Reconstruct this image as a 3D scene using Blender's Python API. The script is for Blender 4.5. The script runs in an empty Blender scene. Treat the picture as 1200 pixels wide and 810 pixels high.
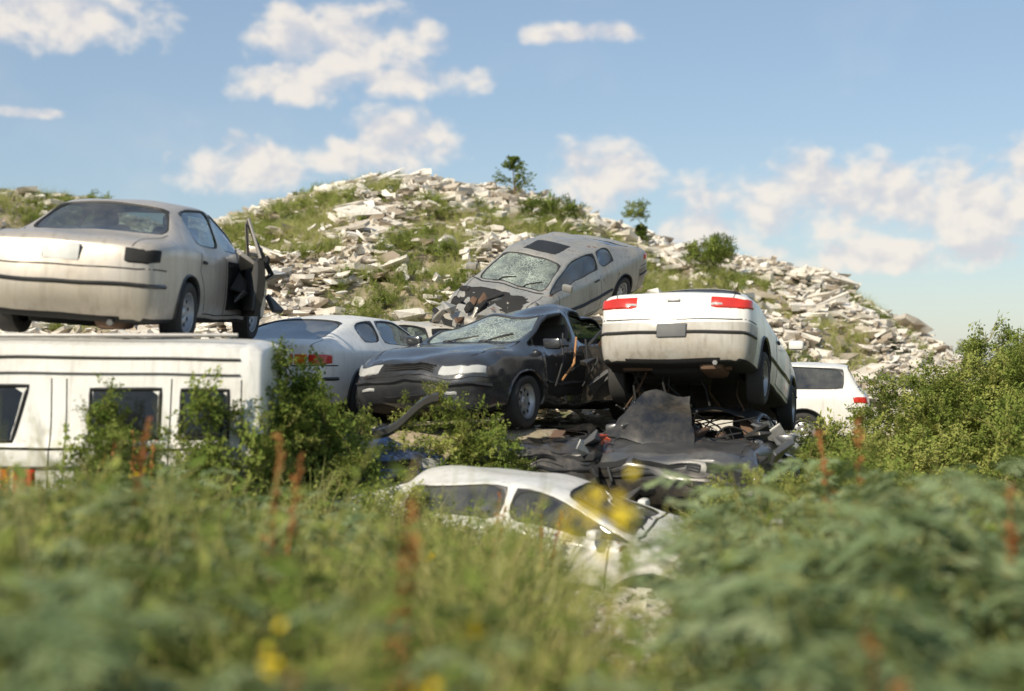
import bpy, bmesh, math, random
import numpy as np
from mathutils import Vector, Matrix, noise
from mathutils.bvhtree import BVHTree
random.seed(3); rng=np.random.default_rng(5)
sc=bpy.context.scene
sc.view_settings.view_transform='Standard'; sc.view_settings.look='None'; sc.view_settings.exposure=0

# ------------------------------------------------------------------ materials
def N(nt,t,**k):
    n=nt.nodes.new(t)
    for a,b in k.items(): setattr(n,a,b)
    return n
def L(nt,a,b): nt.links.new(a,b)
def math_(nt,op,a,b=None,c=None,clamp=False):
    n=N(nt,'ShaderNodeMath',operation=op,use_clamp=clamp)
    for i,v in enumerate((a,b,c)):
        if v is None: continue
        if isinstance(v,(int,float)): n.inputs[i].default_value=v
        else: L(nt,v,n.inputs[i])
    return n.outputs[0]
def mapr(nt,v,a,b,c=0.,d=1.,smooth=False):
    n=N(nt,'ShaderNodeMapRange')
    if smooth: n.interpolation_type='SMOOTHSTEP'
    L(nt,v,n.inputs[0])
    for i,x in enumerate((a,b,c,d)): n.inputs[i+1].default_value=x
    return n.outputs[0]
def mixc(nt,f,a,b):
    n=N(nt,'ShaderNodeMix',data_type='RGBA')
    for s,v in ((0,f),(6,a),(7,b)):
        if isinstance(v,(int,float)): n.inputs[s].default_value=v
        elif isinstance(v,tuple): n.inputs[s].default_value=(v[0],v[1],v[2],1)
        else: L(nt,v,n.inputs[s])
    return n.outputs[2]
def noise_(nt,vec,scale,detail=4,rough=.55,dist=0.):
    n=N(nt,'ShaderNodeTexNoise'); n.inputs['Scale'].default_value=scale
    n.inputs['Detail'].default_value=detail; n.inputs['Roughness'].default_value=rough; n.inputs['Distortion'].default_value=dist
    if vec is not None: L(nt,vec,n.inputs['Vector'])
    return n.outputs[0]
def newmat(name):
    m=bpy.data.materials.new(name); m.use_nodes=True
    return m,m.node_tree,m.node_tree.nodes['Principled BSDF']
def simple(name,col,rough=.6,metal=0.,bump=0,bs=40,emis=None):
    m,nt,p=newmat(name)
    tc=N(nt,'ShaderNodeTexCoord').outputs['Object']
    n=noise_(nt,tc,6,4)
    c=mixc(nt,n,tuple(x*.65 for x in col),tuple(min(1,x*1.3) for x in col))
    L(nt,c,p.inputs['Base Color']); p.inputs['Roughness'].default_value=rough; p.inputs['Metallic'].default_value=metal
    if bump:
        b=N(nt,'ShaderNodeBump'); b.inputs['Strength'].default_value=bump; L(nt,noise_(nt,tc,bs,3),b.inputs['Height']); L(nt,b.outputs[0],p.inputs['Normal'])
    return m
def paint(name,col,metal=.0,rough=.3,dirt=.5,rust=0.,dust=(.36,.30,.22),coat=.3):
    m,nt,p=newmat(name)
    tc=N(nt,'ShaderNodeTexCoord').outputs['Object']
    sep=N(nt,'ShaderNodeSeparateXYZ'); L(nt,tc,sep.inputs[0])
    n1=noise_(nt,tc,2.2,6,.62); n2=noise_(nt,tc,11,5,.7)
    low=mapr(nt,sep.outputs[2],.75,.15,0,.6)
    d=math_(nt,'ADD',mapr(nt,n1,.42,.75,0,.75),low)
    d=math_(nt,'MULTIPLY',d,mapr(nt,n2,.3,.7,.3,1.3)); d=math_(nt,'MULTIPLY',d,dirt,clamp=True)
    c=mixc(nt,d,col,dust)
    r=math_(nt,'ADD',math_(nt,'MULTIPLY',d,.6),rough,clamp=True)
    mt=math_(nt,'MULTIPLY',math_(nt,'SUBTRACT',1.,d),metal)
    mp=N(nt,'ShaderNodeMapping'); mp.inputs['Scale'].default_value=(9,9,.8); L(nt,tc,mp.inputs[0])
    st=mapr(nt,noise_(nt,mp.outputs[0],1.6,4,.6),.5,.75,0,.55*dirt)
    c=mixc(nt,st,c,(.12,.095,.06))
    if rust>0:
        rn=noise_(nt,tc,3.3,6,.7,.4); rf=mapr(nt,rn,.68-rust*.2,.73-rust*.2)
        rc=mixc(nt,n2,(.05,.02,.01),(.22,.09,.035)); c=mixc(nt,rf,c,rc); r=math_(nt,'MAXIMUM',r,math_(nt,'MULTIPLY',rf,.9))
        mt=math_(nt,'MULTIPLY',mt,math_(nt,'SUBTRACT',1.,rf))
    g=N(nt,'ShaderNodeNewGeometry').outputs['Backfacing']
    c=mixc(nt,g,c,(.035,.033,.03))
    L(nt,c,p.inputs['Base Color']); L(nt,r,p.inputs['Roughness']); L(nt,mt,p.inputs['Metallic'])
    p.inputs['Coat Weight'].default_value=coat; p.inputs['Coat Roughness'].default_value=.12
    b=N(nt,'ShaderNodeBump'); b.inputs['Strength'].default_value=.15; b.inputs['Distance'].default_value=.03
    L(nt,noise_(nt,tc,3,2),b.inputs['Height']); L(nt,b.outputs[0],p.inputs['Normal'])
    return m
def glass(name,tint=(.35,.42,.4),dust=.25,crack=0.,dcol=(.42,.4,.34)):
    m,nt,p=newmat(name); nt.nodes.remove(p); out=[n for n in nt.nodes if n.type=='OUTPUT_MATERIAL'][0]
    tc=N(nt,'ShaderNodeTexCoord').outputs['Object']
    tr=N(nt,'ShaderNodeBsdfTransparent'); tr.inputs[0].default_value=(*tint,1)
    gl=N(nt,'ShaderNodeBsdfGlossy'); gl.inputs['Roughness'].default_value=.04; gl.inputs[0].default_value=(.9,.95,1,1)
    lw=N(nt,'ShaderNodeLayerWeight'); lw.inputs[0].default_value=.5
    f=math_(nt,'ADD',math_(nt,'MULTIPLY',math_(nt,'POWER',lw.outputs['Facing'],2.5),.7),.09,clamp=True)
    m1=N(nt,'ShaderNodeMixShader'); L(nt,f,m1.inputs[0]); L(nt,tr.outputs[0],m1.inputs[1]); L(nt,gl.outputs[0],m1.inputs[2])
    df=N(nt,'ShaderNodeBsdfDiffuse'); df.inputs[0].default_value=(*dcol,1)
    df_=mapr(nt,noise_(nt,tc,3,5,.65),.35,.75,dust*.25,dust*1.3)
    if crack>0:
        v=N(nt,'ShaderNodeTexVoronoi',feature='DISTANCE_TO_EDGE'); v.inputs['Scale'].default_value=19; L(nt,tc,v.inputs['Vector'])
        cl=mapr(nt,v.outputs[0],0,.06,crack,0)
        big=mapr(nt,noise_(nt,tc,2.2,3),.35,.65)
        df_=math_(nt,'ADD',df_,math_(nt,'MULTIPLY',cl,big),clamp=True)
    m2=N(nt,'ShaderNodeMixShader'); L(nt,df_,m2.inputs[0]); L(nt,m1.outputs[0],m2.inputs[1]); L(nt,df.outputs[0],m2.inputs[2])
    L(nt,m2.outputs[0],out.inputs[0]); return m
def leafmat(name,c0,c1,c2,trans=.3):
    m,nt,p=newmat(name); nt.nodes.remove(p); out=[n for n in nt.nodes if n.type=='OUTPUT_MATERIAL'][0]
    at=N(nt,'ShaderNodeAttribute',attribute_name='var')
    cr=N(nt,'ShaderNodeValToRGB'); e=cr.color_ramp.elements
    e[0].color=(*c0,1); e[1].color=(*c2,1); e.new(.5).color=(*c1,1); L(nt,at.outputs['Fac'],cr.inputs[0])
    df=N(nt,'ShaderNodeBsdfDiffuse'); L(nt,cr.outputs[0],df.inputs[0])
    t=N(nt,'ShaderNodeBsdfTranslucent'); L(nt,mixc(nt,.5,cr.outputs[0],(.40,.44,.10)) if name not in('yellow_flower','white_flower') else cr.outputs[0],t.inputs[0])
    mx=N(nt,'ShaderNodeMixShader'); mx.inputs[0].default_value=trans
    L(nt,df.outputs[0],mx.inputs[1]); L(nt,t.outputs[0],mx.inputs[2]); L(nt,mx.outputs[0],out.inputs[0]); return m

M_dark=simple('dark_underside',(.018,.017,.016),.85)
M_rub=simple('black_rubber',(.02,.02,.02),.6)
M_tyre=simple('tyre_rubber',(.035,.033,.03),.8,bump=.2)
M_rim=simple('steel_rim',(.42,.42,.42),.4,.7)
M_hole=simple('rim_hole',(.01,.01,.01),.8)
M_seat=simple('seat_cloth',(.09,.08,.075),.9)
M_seat2=simple('tan_seat_cloth',(.25,.2,.15),.9)
M_trim=simple('grey_plastic',(.11,.11,.11),.6)
M_rustm=simple('rusty_metal',(.13,.075,.045),.8,bump=.4)
M_metal=simple('bare_metal',(.3,.29,.28),.45,.8)
M_wire=simple('copper_wire',(.4,.2,.08),.6)
M_win=simple('bonded_window',(.012,.014,.015),.08)
def lens(name,col,rough=.12):
    m=simple(name,col,rough); p=m.node_tree.nodes['Principled BSDF']; p.inputs['Coat Weight'].default_value=.6; return m
M_red=lens('red_lens',(.55,.03,.015)); M_amber=lens('amber_lens',(.6,.16,.02)); M_clear=lens('clear_lens',(.5,.5,.48),.1); M_plate=simple('plate',(.8,.78,.74),.5)
M_glass=glass('window_glass',(.5,.58,.55),.14); M_gdark=glass('tinted_glass',(.12,.15,.14),.18); M_crack=glass('shattered_glass',(.4,.5,.45),.45,.85,(.50,.56,.48))

# ------------------------------------------------------------------ generic mesh helpers
def mesh_np(name,V,F,mats,mi=None,var=None,smooth=False):
    V=np.asarray(V,dtype=np.float32); F=np.asarray(F,dtype=np.int32)
    me=bpy.data.meshes.new(name); me.vertices.add(len(V)); me.vertices.foreach_set('co',V.ravel())
    k=F.shape[1]; me.loops.add(F.size); me.loops.foreach_set('vertex_index',F.ravel())
    me.polygons.add(len(F)); me.polygons.foreach_set('loop_start',np.arange(len(F),dtype=np.int32)*k)
    if mi is not None: me.polygons.foreach_set('material_index',np.asarray(mi,dtype=np.int32))
    me.polygons.foreach_set('use_smooth',np.full(len(F),smooth))
    me.update(calc_edges=True)
    if var is not None:
        a=me.attributes.new('var','FLOAT','FACE'); a.data.foreach_set('value',np.asarray(var,dtype=np.float32))
    for m in mats: me.materials.append(m)
    o=bpy.data.objects.new(name,me); sc.collection.objects.link(o); return o
def rbox(c,s,bev=.02,rot=None,seg=2):
    bm=bmesh.new(); bmesh.ops.create_cube(bm,size=1)
    for v in bm.verts: v.co=Vector((v.co.x*s[0],v.co.y*s[1],v.co.z*s[2]))
    if bev>0: bmesh.ops.bevel(bm,geom=bm.edges[:],offset=min(bev,min(s)*.45),segments=seg,affect='EDGES',profile=.5)
    R=rot if rot is not None else Matrix.Identity(3)
    bm.verts.index_update()
    V=[R@v.co+Vector(c) for v in bm.verts]; F=[[v.index for v in f.verts] for f in bm.faces]; bm.free(); return V,F
def tube(pts,r,n=6):
    pts=[Vector(p) for p in pts]; V=[];F=[]
    for i,p in enumerate(pts):
        t=(pts[min(i+1,len(pts)-1)]-pts[max(i-1,0)]).normalized()
        a=t.cross(Vector((0,0,1)));
        if a.length<.1: a=t.cross(Vector((0,1,0)))
        a.normalize(); b=t.cross(a)
        for k in range(n):
            an=2*math.pi*k/n; V.append(p+(a*math.cos(an)+b*math.sin(an))*r)
    for i in range(len(pts)-1):
        for k in range(n): F.append([i*n+k,i*n+(k+1)%n,(i+1)*n+(k+1)%n,(i+1)*n+k])
    F.append(list(range(n))[::-1]); F.append([(len(pts)-1)*n+k for k in range(n)]); return V,F
def lathe(prof,c,side,n=32):
    V=[];F=[]
    for i,(r,y) in enumerate(prof):
        for k in range(n):
            a=2*math.pi*k/n; V.append(Vector((c[0]+r*math.cos(a),c[1]+y*side,c[2]+r*math.sin(a))))
    for i in range(len(prof)-1):
        for k in range(n):
            f=[i*n+k,i*n+(k+1)%n,(i+1)*n+(k+1)%n,(i+1)*n+k]; F.append(f if side<0 else f[::-1])
    return V,F

# ------------------------------------------------------------------ car bodies
def D(x,w,z,e=0): return dict(x=x,w=w,k='d',z=z,e=e)
def C(x,w,z,yr,zb): return dict(x=x,w=w,k='c',z=z,yr=yr,zb=zb,e=0)
SEDAN=dict(st=[D(-2.33,.80,.91,-1),D(-2.22,.85,.97),D(-1.8,.88,1.0),D(-1.52,.885,1.01),C(-.98,.89,1.35,.57,.94),C(-.5,.89,1.405,.60,.935),C(-.02,.89,1.41,.61,.93),C(.42,.89,1.37,.595,.92),D(1.12,.885,.965),D(1.6,.875,.91),D(2.1,.85,.83),D(2.3,.78,.74,1)],
  ws=(7,8),rg=(3,4),side=[(4,6),(6,8)],wx=(-1.38,1.32),doors=[.95,-.03,-1.0],hl=.62,belt=.93,bx=2.0,box=.3)
COUPE=dict(st=[D(-2.28,.79,.98,-1),D(-2.2,.84,1.01),D(-1.8,.865,1.03),D(-1.58,.87,1.03),C(-.95,.875,1.33,.54,.95),C(-.45,.88,1.385,.57,.94),C(.0,.88,1.385,.58,.93),C(.38,.88,1.345,.57,.92),D(1.12,.87,.96),D(1.6,.86,.89),D(2.05,.83,.80),D(2.25,.76,.72,1)],
  ws=(7,8),rg=(3,4),side=[(4,5),(5,8)],wx=(-1.32,1.3),doors=[.95,-.42],hl=.6,belt=.93,bx=1.95,box=.25)
HATCH=dict(st=[D(-2.15,.79,.93,-1),D(-2.06,.83,.965),D(-1.92,.84,.975),C(-1.05,.85,1.26,.57,.93),C(-.5,.86,1.31,.60,.92),C(-.02,.86,1.31,.605,.91),C(.38,.86,1.27,.595,.90),D(1.1,.85,.92),D(1.5,.845,.86),D(2.0,.825,.78),D(2.15,.78,.72,1)],
  ws=(6,7),rg=(2,3),side=[(3,4),(4,7)],wx=(-1.22,1.25),doors=[.92,-.45],hl=.58,belt=.92,bx=1.85,box=.55)
WAGON=dict(st=[D(-2.33,.82,.93,-1),D(-2.27,.85,.97),C(-2.05,.86,1.37,.62,.94),C(-1.5,.87,1.4,.63,.94),C(-.8,.88,1.41,.63,.935),C(-.02,.88,1.41,.63,.93),C(.42,.88,1.37,.61,.92),D(1.1,.87,.96),D(1.6,.86,.91),D(2.05,.84,.85),D(2.28,.79,.78,1)],
  ws=(6,7),rg=(1,2),side=[(2,4),(4,5),(5,7)],wx=(-1.38,1.32),doors=[.95,-.03,-.85],hl=.62,belt=.93,bx=2.0,box=.55)
VAN=dict(st=[C(-2.52,.95,2.02,.78,1.22),C(-2.44,.985,2.07,.80,1.22),C(-2.36,1.0,2.09,.82,1.22),C(-1.6,1.0,2.1,.84,1.22),C(-.9,1.0,2.1,.84,1.22),C(-.4,1.0,2.1,.84,1.22),C(.3,1.0,2.1,.84,1.22),C(.45,1.0,2.1,.84,1.22),C(1.2,1.0,2.04,.82,1.2),D(1.9,.98,1.22),D(2.2,.94,1.1),D(2.5,.86,.95,1)],
  ws=(8,9),rg=None,side=[(7,9)],wx=(-1.5,1.7),doors=[1.5,.38],hl=.75,belt=1.22,bx=2.2,box=.6)
def ring(s,low=.18):
    w=s['w']
    if s['k']=='d':
        z=s['z']; P=[(0,z),(.5*w,z-.008),(.82*w,z-.03),(.93*w,z-.055),(.985*w,z-.12)]
    else:
        z=s['z']; P=[(0,z),(.55*s['yr'],z-.008),(s['yr'],z-.055),(.925*w,s['zb']),(.985*w,s['zb']-.09)]
    z4=P[4][1]; z5=min(.55,z4-.1)
    P+=[(w,z5),(w*.985,min(.36,z5-.1)),(w*.94,low+.02),(0,low)]
    dx=[0]*9
    if s['e']: dx=[e*s['e'] for e in (0,0,.0,.005,.03,.075,.07,.0,-.05)]
    return [(s['x']+dx[i],y,zz) for i,(y,zz) in enumerate(P)]
def body_mesh(sp,wr=.35,wz=.30):
    bm=bmesh.new(); S=sp['st']; R=[ring(s) for s in S]; idx=[]
    cl=bm.edges.layers.float.new('crease_edge'); vl=bm.verts.layers.float.new('crease_vert')
    for r in R:
        c={}
        c[(0,0)]=c[(1,0)]=bm.verts.new(r[0]); c[(0,8)]=c[(1,8)]=bm.verts.new(r[8])
        for k in range(1,8):
            c[(0,k)]=bm.verts.new(r[k]); c[(1,k)]=bm.verts.new((r[k][0],-r[k][1],r[k][2]))
        idx.append(c)
    FM={}
    for s in range(len(S)-1):
        for sd in (0,1):
            for k in range(8):
                q=[idx[s][(sd,k)],idx[s][(sd,k+1)],idx[s+1][(sd,k+1)],idx[s+1][(sd,k)]]
                FM[(s,sd,k)]=bm.faces.new(q if sd==0 else q[::-1])
    for e,sg in ((0,-1),(len(S)-1,1)):
        c=idx[e]; cv={1:c[(0,0)],7:c[(0,8)]}
        for k in range(2,7): v=c[(0,k)].co; cv[k]=bm.verts.new((v.x+sg*.05,0,v.z))
        for sd in (0,1):
            for k in range(1,7): bm.faces.new([cv[k],c[(sd,k)],c[(sd,k+1)],cv[k+1]])
    bmesh.ops.recalc_face_normals(bm,faces=bm.faces[:]); bm.normal_update()
    bx=sp.get('box',.2)
    for s in range(len(S)-1):
        for sd in (0,1):
            for k,cv_ in ((2,bx*.8),(4,min(.85,bx+.2)),(7,.5)):
                e=bm.edges.get([idx[s][(sd,k)],idx[s+1][(sd,k)]])
                if e: e[cl]=max(e[cl],cv_)
    for s in (0,len(S)-1):
        for sd in (0,1):
            for k in range(0,7):
                e=bm.edges.get([idx[s][(sd,k)],idx[s][(sd,k+1)]])
                if e: e[cl]=max(e[cl],bx*.75)
    def border(fs):
        st=set(fs); return [e for f in fs for e in f.edges if sum(1 for g in e.link_faces if g in st)==1]
    def corner(bd,val):
        vs={}
        for e in set(bd):
            for v in e.verts: vs.setdefault(v,[]).append(e)
        for v,es in vs.items():
            if len(es)==2:
                a=(es[0].other_vert(v).co-v.co).normalized(); b=(es[1].other_vert(v).co-v.co).normalized()
                if a.dot(b)>-.88: v[vl]=val
    groups=[]
    if sp['ws']: a,b=sp['ws']; groups.append(([FM[(s,sd,k)] for s in range(a,b) for sd in (0,1) for k in (0,1)],4,.035))
    if sp['rg']: a,b=sp['rg']; groups.append(([FM[(s,sd,k)] for s in range(a,b) for sd in (0,1) for k in (0,1)],5,.04))
    for sd in (0,1):
        for a,b in sp['side']: groups.append(([FM[(s,sd,2)] for s in range(a,b)],6+sd,.028))
    for fs,mi,th in groups:
        bmesh.ops.inset_region(bm,faces=fs,thickness=th,depth=0,use_even_offset=True,use_boundary=True)
        bd=border(fs)
        for e in bd: e[cl]=.85
        corner(bd,.72)
        bm.normal_update()
        r=bmesh.ops.inset_region(bm,faces=fs,thickness=.016,depth=-.014,use_even_offset=True,use_boundary=True)
        for f in r['faces']: f.material_index=2
        for f in fs: f.material_index=mi
        bd=border(fs)
        for e in bd: e[cl]=.85
        corner(bd,.72)
        bm.normal_update()
    me=bpy.data.meshes.new('b'); bm.to_mesh(me); bm.free()
    o=bpy.data.objects.new('b',me); sc.collection.objects.link(o)
    md=o.modifiers.new('s','SUBSURF'); md.levels=2; md.render_levels=2
    cb=bmesh.new()
    for wx in sp['wx']:
        for sg in (1,-1):
            mt=Matrix.Translation((wx,sg*.86,wz))@Matrix.Rotation(math.pi/2,4,'X')
            bmesh.ops.create_cone(cb,cap_ends=True,segments=36,radius1=wr,radius2=wr,depth=.52,matrix=mt)
    cm=bpy.data.meshes.new('c'); cb.to_mesh(cm); cb.free(); co=bpy.data.objects.new('c',cm); sc.collection.objects.link(co)
    bo=o.modifiers.new('bo','BOOLEAN'); bo.operation='DIFFERENCE'; bo.object=co; bo.solver='EXACT'
    dg=bpy.context.evaluated_depsgraph_get(); dg.update()
    res=bpy.data.meshes.new_from_object(o.evaluated_get(dg))
    bpy.data.objects.remove(o); bpy.data.objects.remove(co)
    V=[v.co.copy() for v in res.vertices]; F=[];MI=[]
    for p in res.polygons:
        c=p.center; mi=p.material_index
        ins=any((c.x-wx)**2+(c.z-wz)**2<(wr+.003)**2 for wx in sp['wx']) and abs(c.y)<1.05
        if ins: mi=1
        elif mi==0 and c.z<.235 and p.normal.z<-.3: mi=1
        elif mi==0 and abs(c.x)>sp['bx']+.0 and c.z<(.62 if c.x>0 else .66): mi=3
        F.append(list(p.vertices)); MI.append(mi)
    bpy.data.meshes.remove(res); return V,F,MI
_cache={}
class Car:
    def __init__(s,name,sp,mats,loc,head,pitch=0,roll=0,deform=None,key=None,seat=None,scale=1.):
        s.sp=sp; s.mats=mats; s.deform=deform; s.parts=[]
        k=id(sp)
        if k not in _cache:
            b=body_mesh(sp,.37 if sp is VAN else .35,.33 if sp is VAN else .30); _cache[k]=(b,BVHTree.FromPolygons(b[0],b[1]))
        s.body,s.bvh=_cache[k]
        e=bpy.data.objects.new(name,None); sc.collection.objects.link(e); s.e=e
        th=math.atan2(head[1],head[0])
        e.matrix_world=Matrix.Translation(loc)@Matrix.Rotation(th,4,'Z')@Matrix.Rotation(math.radians(pitch),4,'Y')@Matrix.Rotation(math.radians(roll),4,'X')@Matrix.Scale(scale,4)
        s.seat=seat or M_seat
    def add(s,name,VF,mat,smooth=True): s.parts.append((name,VF[0],VF[1],[mat],None,smooth))
    def patch(s,name,rows,mat,off=.008,n=10,m=8,bow=0):
        rows=[[Vector(p) for p in r] for r in rows]; V=[];F=[]
        def samp(r,t):
            x=t*(len(r)-1); i=min(int(x),len(r)-2); return r[i].lerp(r[i+1],x-i)
        def put(i,j,o):
            a=i/n; x=a*(len(rows)-1); ii=min(int(x),len(rows)-2)
            p=samp(rows[ii],j/m).lerp(samp(rows[ii+1],j/m),x-ii)
            l,nn,_,_=s.bvh.find_nearest(p)
            if nn.dot(p-l)<0 and (p-l).length>.02: nn=-nn
            return l+nn*o
        for i in range(n+1):
            for j in range(m+1):
                ed=i in(0,n) or j in(0,m); V.append(put(i,j,-.004 if ed else off))
        for i in range(n):
            for j in range(m):
                a=i*(m+1)+j; F.append([a,a+1,a+m+2,a+m+1])
        s.parts.append((name,V,F,[mat],None,True))
    def ribbon(s,name,pts,w,mat,off=.003,n=14):
        pts=[Vector(p) for p in pts]; Q=[]
        for i in range(len(pts)-1):
            for k in range(n): Q.append(pts[i].lerp(pts[i+1],k/n))
        Q.append(pts[-1]); S=[];NN=[]
        for q in Q:
            l,nn,_,_=s.bvh.find_nearest(q); S.append(l); NN.append(nn)
        V=[];F=[]
        for i in range(len(S)):
            t=(S[min(i+1,len(S)-1)]-S[max(i-1,0)])
            if t.length<1e-6: t=Vector((1,0,0))
            b=t.normalized().cross(NN[i]); 
            if b.length<1e-3: b=Vector((0,0,1))
            b.normalize()
            V+= [S[i]+b*w/2+NN[i]*off*.2,S[i]+NN[i]*(off*1.6),S[i]-b*w/2+NN[i]*off*.2]
            if i: a=3*i; F+=[[a-3,a-2,a+1,a],[a-2,a-1,a+2,a+1]]
        s.parts.append((name,V,F,[mat],None,True))
    def wheel(s,wx,sg,y=.80,z=.30,r=.30,rim=M_rim,steer=0,nm='wheel'):
        k=r/.305; c=(wx,sg*y,z)
        T=lathe([(.195*k,.075),(.235*k,.1),(.275*k,.1),(.297*k,.085),(.305*k,.055),(.302*k,.0),(.305*k,-.055),(.297*k,-.085),(.27*k,-.1),(.19*k,-.09)],c,sg)
        Rm=lathe([(.2*k,.078),(.2*k,.088),(.19*k,.086),(.183*k,.05),(.165*k,.03),(.145*k,.045),(.08*k,.055),(.06*k,.045),(.045*k,.06),(.02*k,.066),(.001,.066)],c,sg)
        V=[];F=[]
        for h in range(8):
            a=2*math.pi*h/8+.2; b=len(V)
            for q in range(8):
                t=2*math.pi*q/8; rr=.125*k+.024*math.cos(t)*k; aa=a+.17*math.sin(t); V.append(Vector((wx+rr*math.cos(aa),sg*(y+.0535),z+rr*math.sin(aa))))
            F.append([b+q for q in range(8)])
        s.add(nm+'_tyre',T,M_tyre); s.add(nm+'_rim',Rm,rim); s.add(nm+'_holes',(V,F),M_hole,False)
        s.add(nm+'_disc',lathe([(.001,-.06),(.19*k,-.06)],c,sg),M_dark)
    def standard(s,wheels=(1,1,1,1),rim=M_rim,shut=True,handles=True,mirrors=True,mould=None,wdrop=(0,0)):
        sp=s.sp; W=max(q['w'] for q in sp['st']); bz=sp['belt']; r=.33 if sp is VAN else .30
        k=0
        for xi,wx in enumerate(sp['wx']):
            for sg in (1,-1):
                if wheels[k]: s.wheel(wx,sg,y=W-.1,z=r-wdrop[xi],r=r,rim=rim,nm='wheel_%d'%k)
                else: s.add('brake_drum_%d'%k,lathe([(.001,.03),(.11,.03),(.115,-.05),(.001,-.05)],(wx,sg*(W-.15),.3),sg),M_rustm)
                k+=1
        for sg in (1,-1):
            for wx in sp['wx']:
                ww=.37 if sp is VAN else .35; zz=.33 if sp is VAN else .30
                pts=[]
                for a in range(0,19):
                    an=math.pi*(-.06+1.12*a/18); pts.append((wx+(ww+.012)*math.cos(an),sg*(W+.02),max(.23,zz+(ww+.012)*math.sin(an))))
                s.ribbon('arch_lip',pts,.028,s.mats[0],.012,2)
            if shut:
                dz=.27
                xs=sp['doors']
                for q,x in enumerate(xs):
                    last=q==len(xs)-1
                    if last and len(xs)>2: s.ribbon('door_gap',[(x+.02,sg*W,bz-.04),(x-.02,sg*(W+.02),.70),(x+.1,sg*(W+.02),.58),(x+.22,sg*(W+.02),.30)],.012,M_hole,.002)
                    else: s.ribbon('door_gap',[(x,sg*W,bz-.03),(x,sg*(W+.02),.6),(x+(0 if not last else .05),sg*(W+.02),dz)],.012,M_hole,.002)
                s.ribbon('sill_gap',[(xs[0],sg*(W+.02),dz),(xs[-1]+(.22 if len(xs)>2 else .05),sg*(W+.02),dz)],.012,M_hole,.002)
                if handles:
                    for q in range(len(xs)-1):
                        hx=xs[q+1]+.14; l,nn,_,_=s.bvh.find_nearest(Vector((hx,sg*(W+.05),bz-.13)))
                        s.add('door_handle',rbox(l+nn*.008,(.15,.025,.03),.008),M_rub)
            if mould: s.ribbon('side_moulding',[(sp['wx'][1]-.4,sg*(W+.03),.5),(sp['wx'][0]+.4,sg*(W+.03),.5)],.06,mould,.014)
            if mirrors and sp is not VAN:
                mx=sp['st'][sp['ws'][1]]['x']-.28
                s.add('mirror',rbox((mx,sg*(W+.06),bz+.06),(.09,.19,.12),.03),s.mats[0])
        a,b=sp['ws']; cx=sp['st'][b]['x']; fx=sp['st'][-1]['x']
        for sg in (1,-1):
            s.ribbon('hood_gap',[(cx+.06,sg*W*.84,1.2),(fx-.45,sg*W*.80,1.1),(fx-.1,sg*W*.72,.9)],.012,M_hole,.002)
        s.ribbon('cowl_gap',[(cx+.06,-W*.84,1.1),(cx+.06,W*.84,1.1)],.03,M_rub,.003)
        for q in (-.35,.15): s.ribbon('wiper',[(cx+.02,q,1.05),(cx-.12,q+.35,1.2)],.02,M_rub,.012)
        z0=.34; Wi=W-.12; rx=sp['st'][sp['rg'][1]]['x'] if sp['rg'] else -2.2
        s.add('cabin_floor',([Vector((rx-.3,-Wi,z0)),Vector((cx-.1,-Wi,z0)),Vector((cx-.1,Wi,z0)),Vector((rx-.3,Wi,z0))],[[0,1,2,3]]),M_dark,False)
        for sg in (1,-1): s.add('door_card',([Vector((rx-.2,sg*Wi,z0)),Vector((cx-.1,sg*Wi,z0)),Vector((cx-.1,sg*(Wi-.02),bz-.06)),Vector((rx-.2,sg*(Wi-.02),bz-.06))],[[0,1,2,3]]),M_trim,False)
        if sp['rg']:
            gx=sp['st'][sp['rg'][0]]['x']
            s.add('parcel_shelf',rbox(((gx+rx)/2-.05,0,bz-.03),(abs(gx-rx)+.0,2*Wi-.05,.02),.005),M_trim)
        s.add('dashboard',rbox((cx-.32,0,bz-.1),(.45,2*Wi-.04,.2),.06),M_dark)
        for sg in (1,-1):
            sx=-.05 if sp is not VAN else 1.0
            dz=.0 if sp is not VAN else .35
            s.add('front_seat',rbox((sx+.25,sg*.36,.5+dz),(.52,.5,.16),.05),s.seat)
            s.add('front_seat_back',rbox((sx-.08,sg*.36,.84+dz),(.14,.48,.62),.05,Matrix.Rotation(-.22,3,'Y')),s.seat)
            s.add('headrest',rbox((sx-.17,sg*.36,1.2+dz),(.09,.26,.16),.04,Matrix.Rotation(-.2,3,'Y')),s.seat)
        if sp is not VAN:
            s.add('rear_seat',rbox((-.72,0,.5),(.5,1.2,.16),.05),s.seat)
            s.add('rear_seat_back',rbox((-1.02,0,.8),(.14,1.2,.52),.05,Matrix.Rotation(-.3,3,'Y')),s.seat)
        st=[(cx-.55,.36+.18*math.cos(2*math.pi*t/20),bz+.02+.17*math.sin(2*math.pi*t/20)) for t in range(21)]
        s.add('steering_wheel',tube(st,.013),M_rub)
        for wx in sp['wx']: s.add('axle',tube([(wx,-W+.2,.29),(wx,-.3,.24),(wx,.3,.24),(wx,W-.2,.29)],.04),M_rustm)
        rxx=sp['st'][0]['x']
        s.add('muffler',rbox((rxx+.33,-.4,.20),(.5,.26,.15),.06),M_rustm); s.add('exhaust_pipe',tube([(1.0,0,.15),(-.6,-.1,.15),(rxx+.6,-.3,.19)],.025),M_rustm)
        s.add('tail_pipe',tube([(rxx+.1,-.45,.2),(rxx-.03,-.47,.19)],.028),M_metal)
        s.add('fuel_tank',rbox((rxx+.9,.15,.2),(.5,.8,.14),.05),M_dark)
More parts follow.
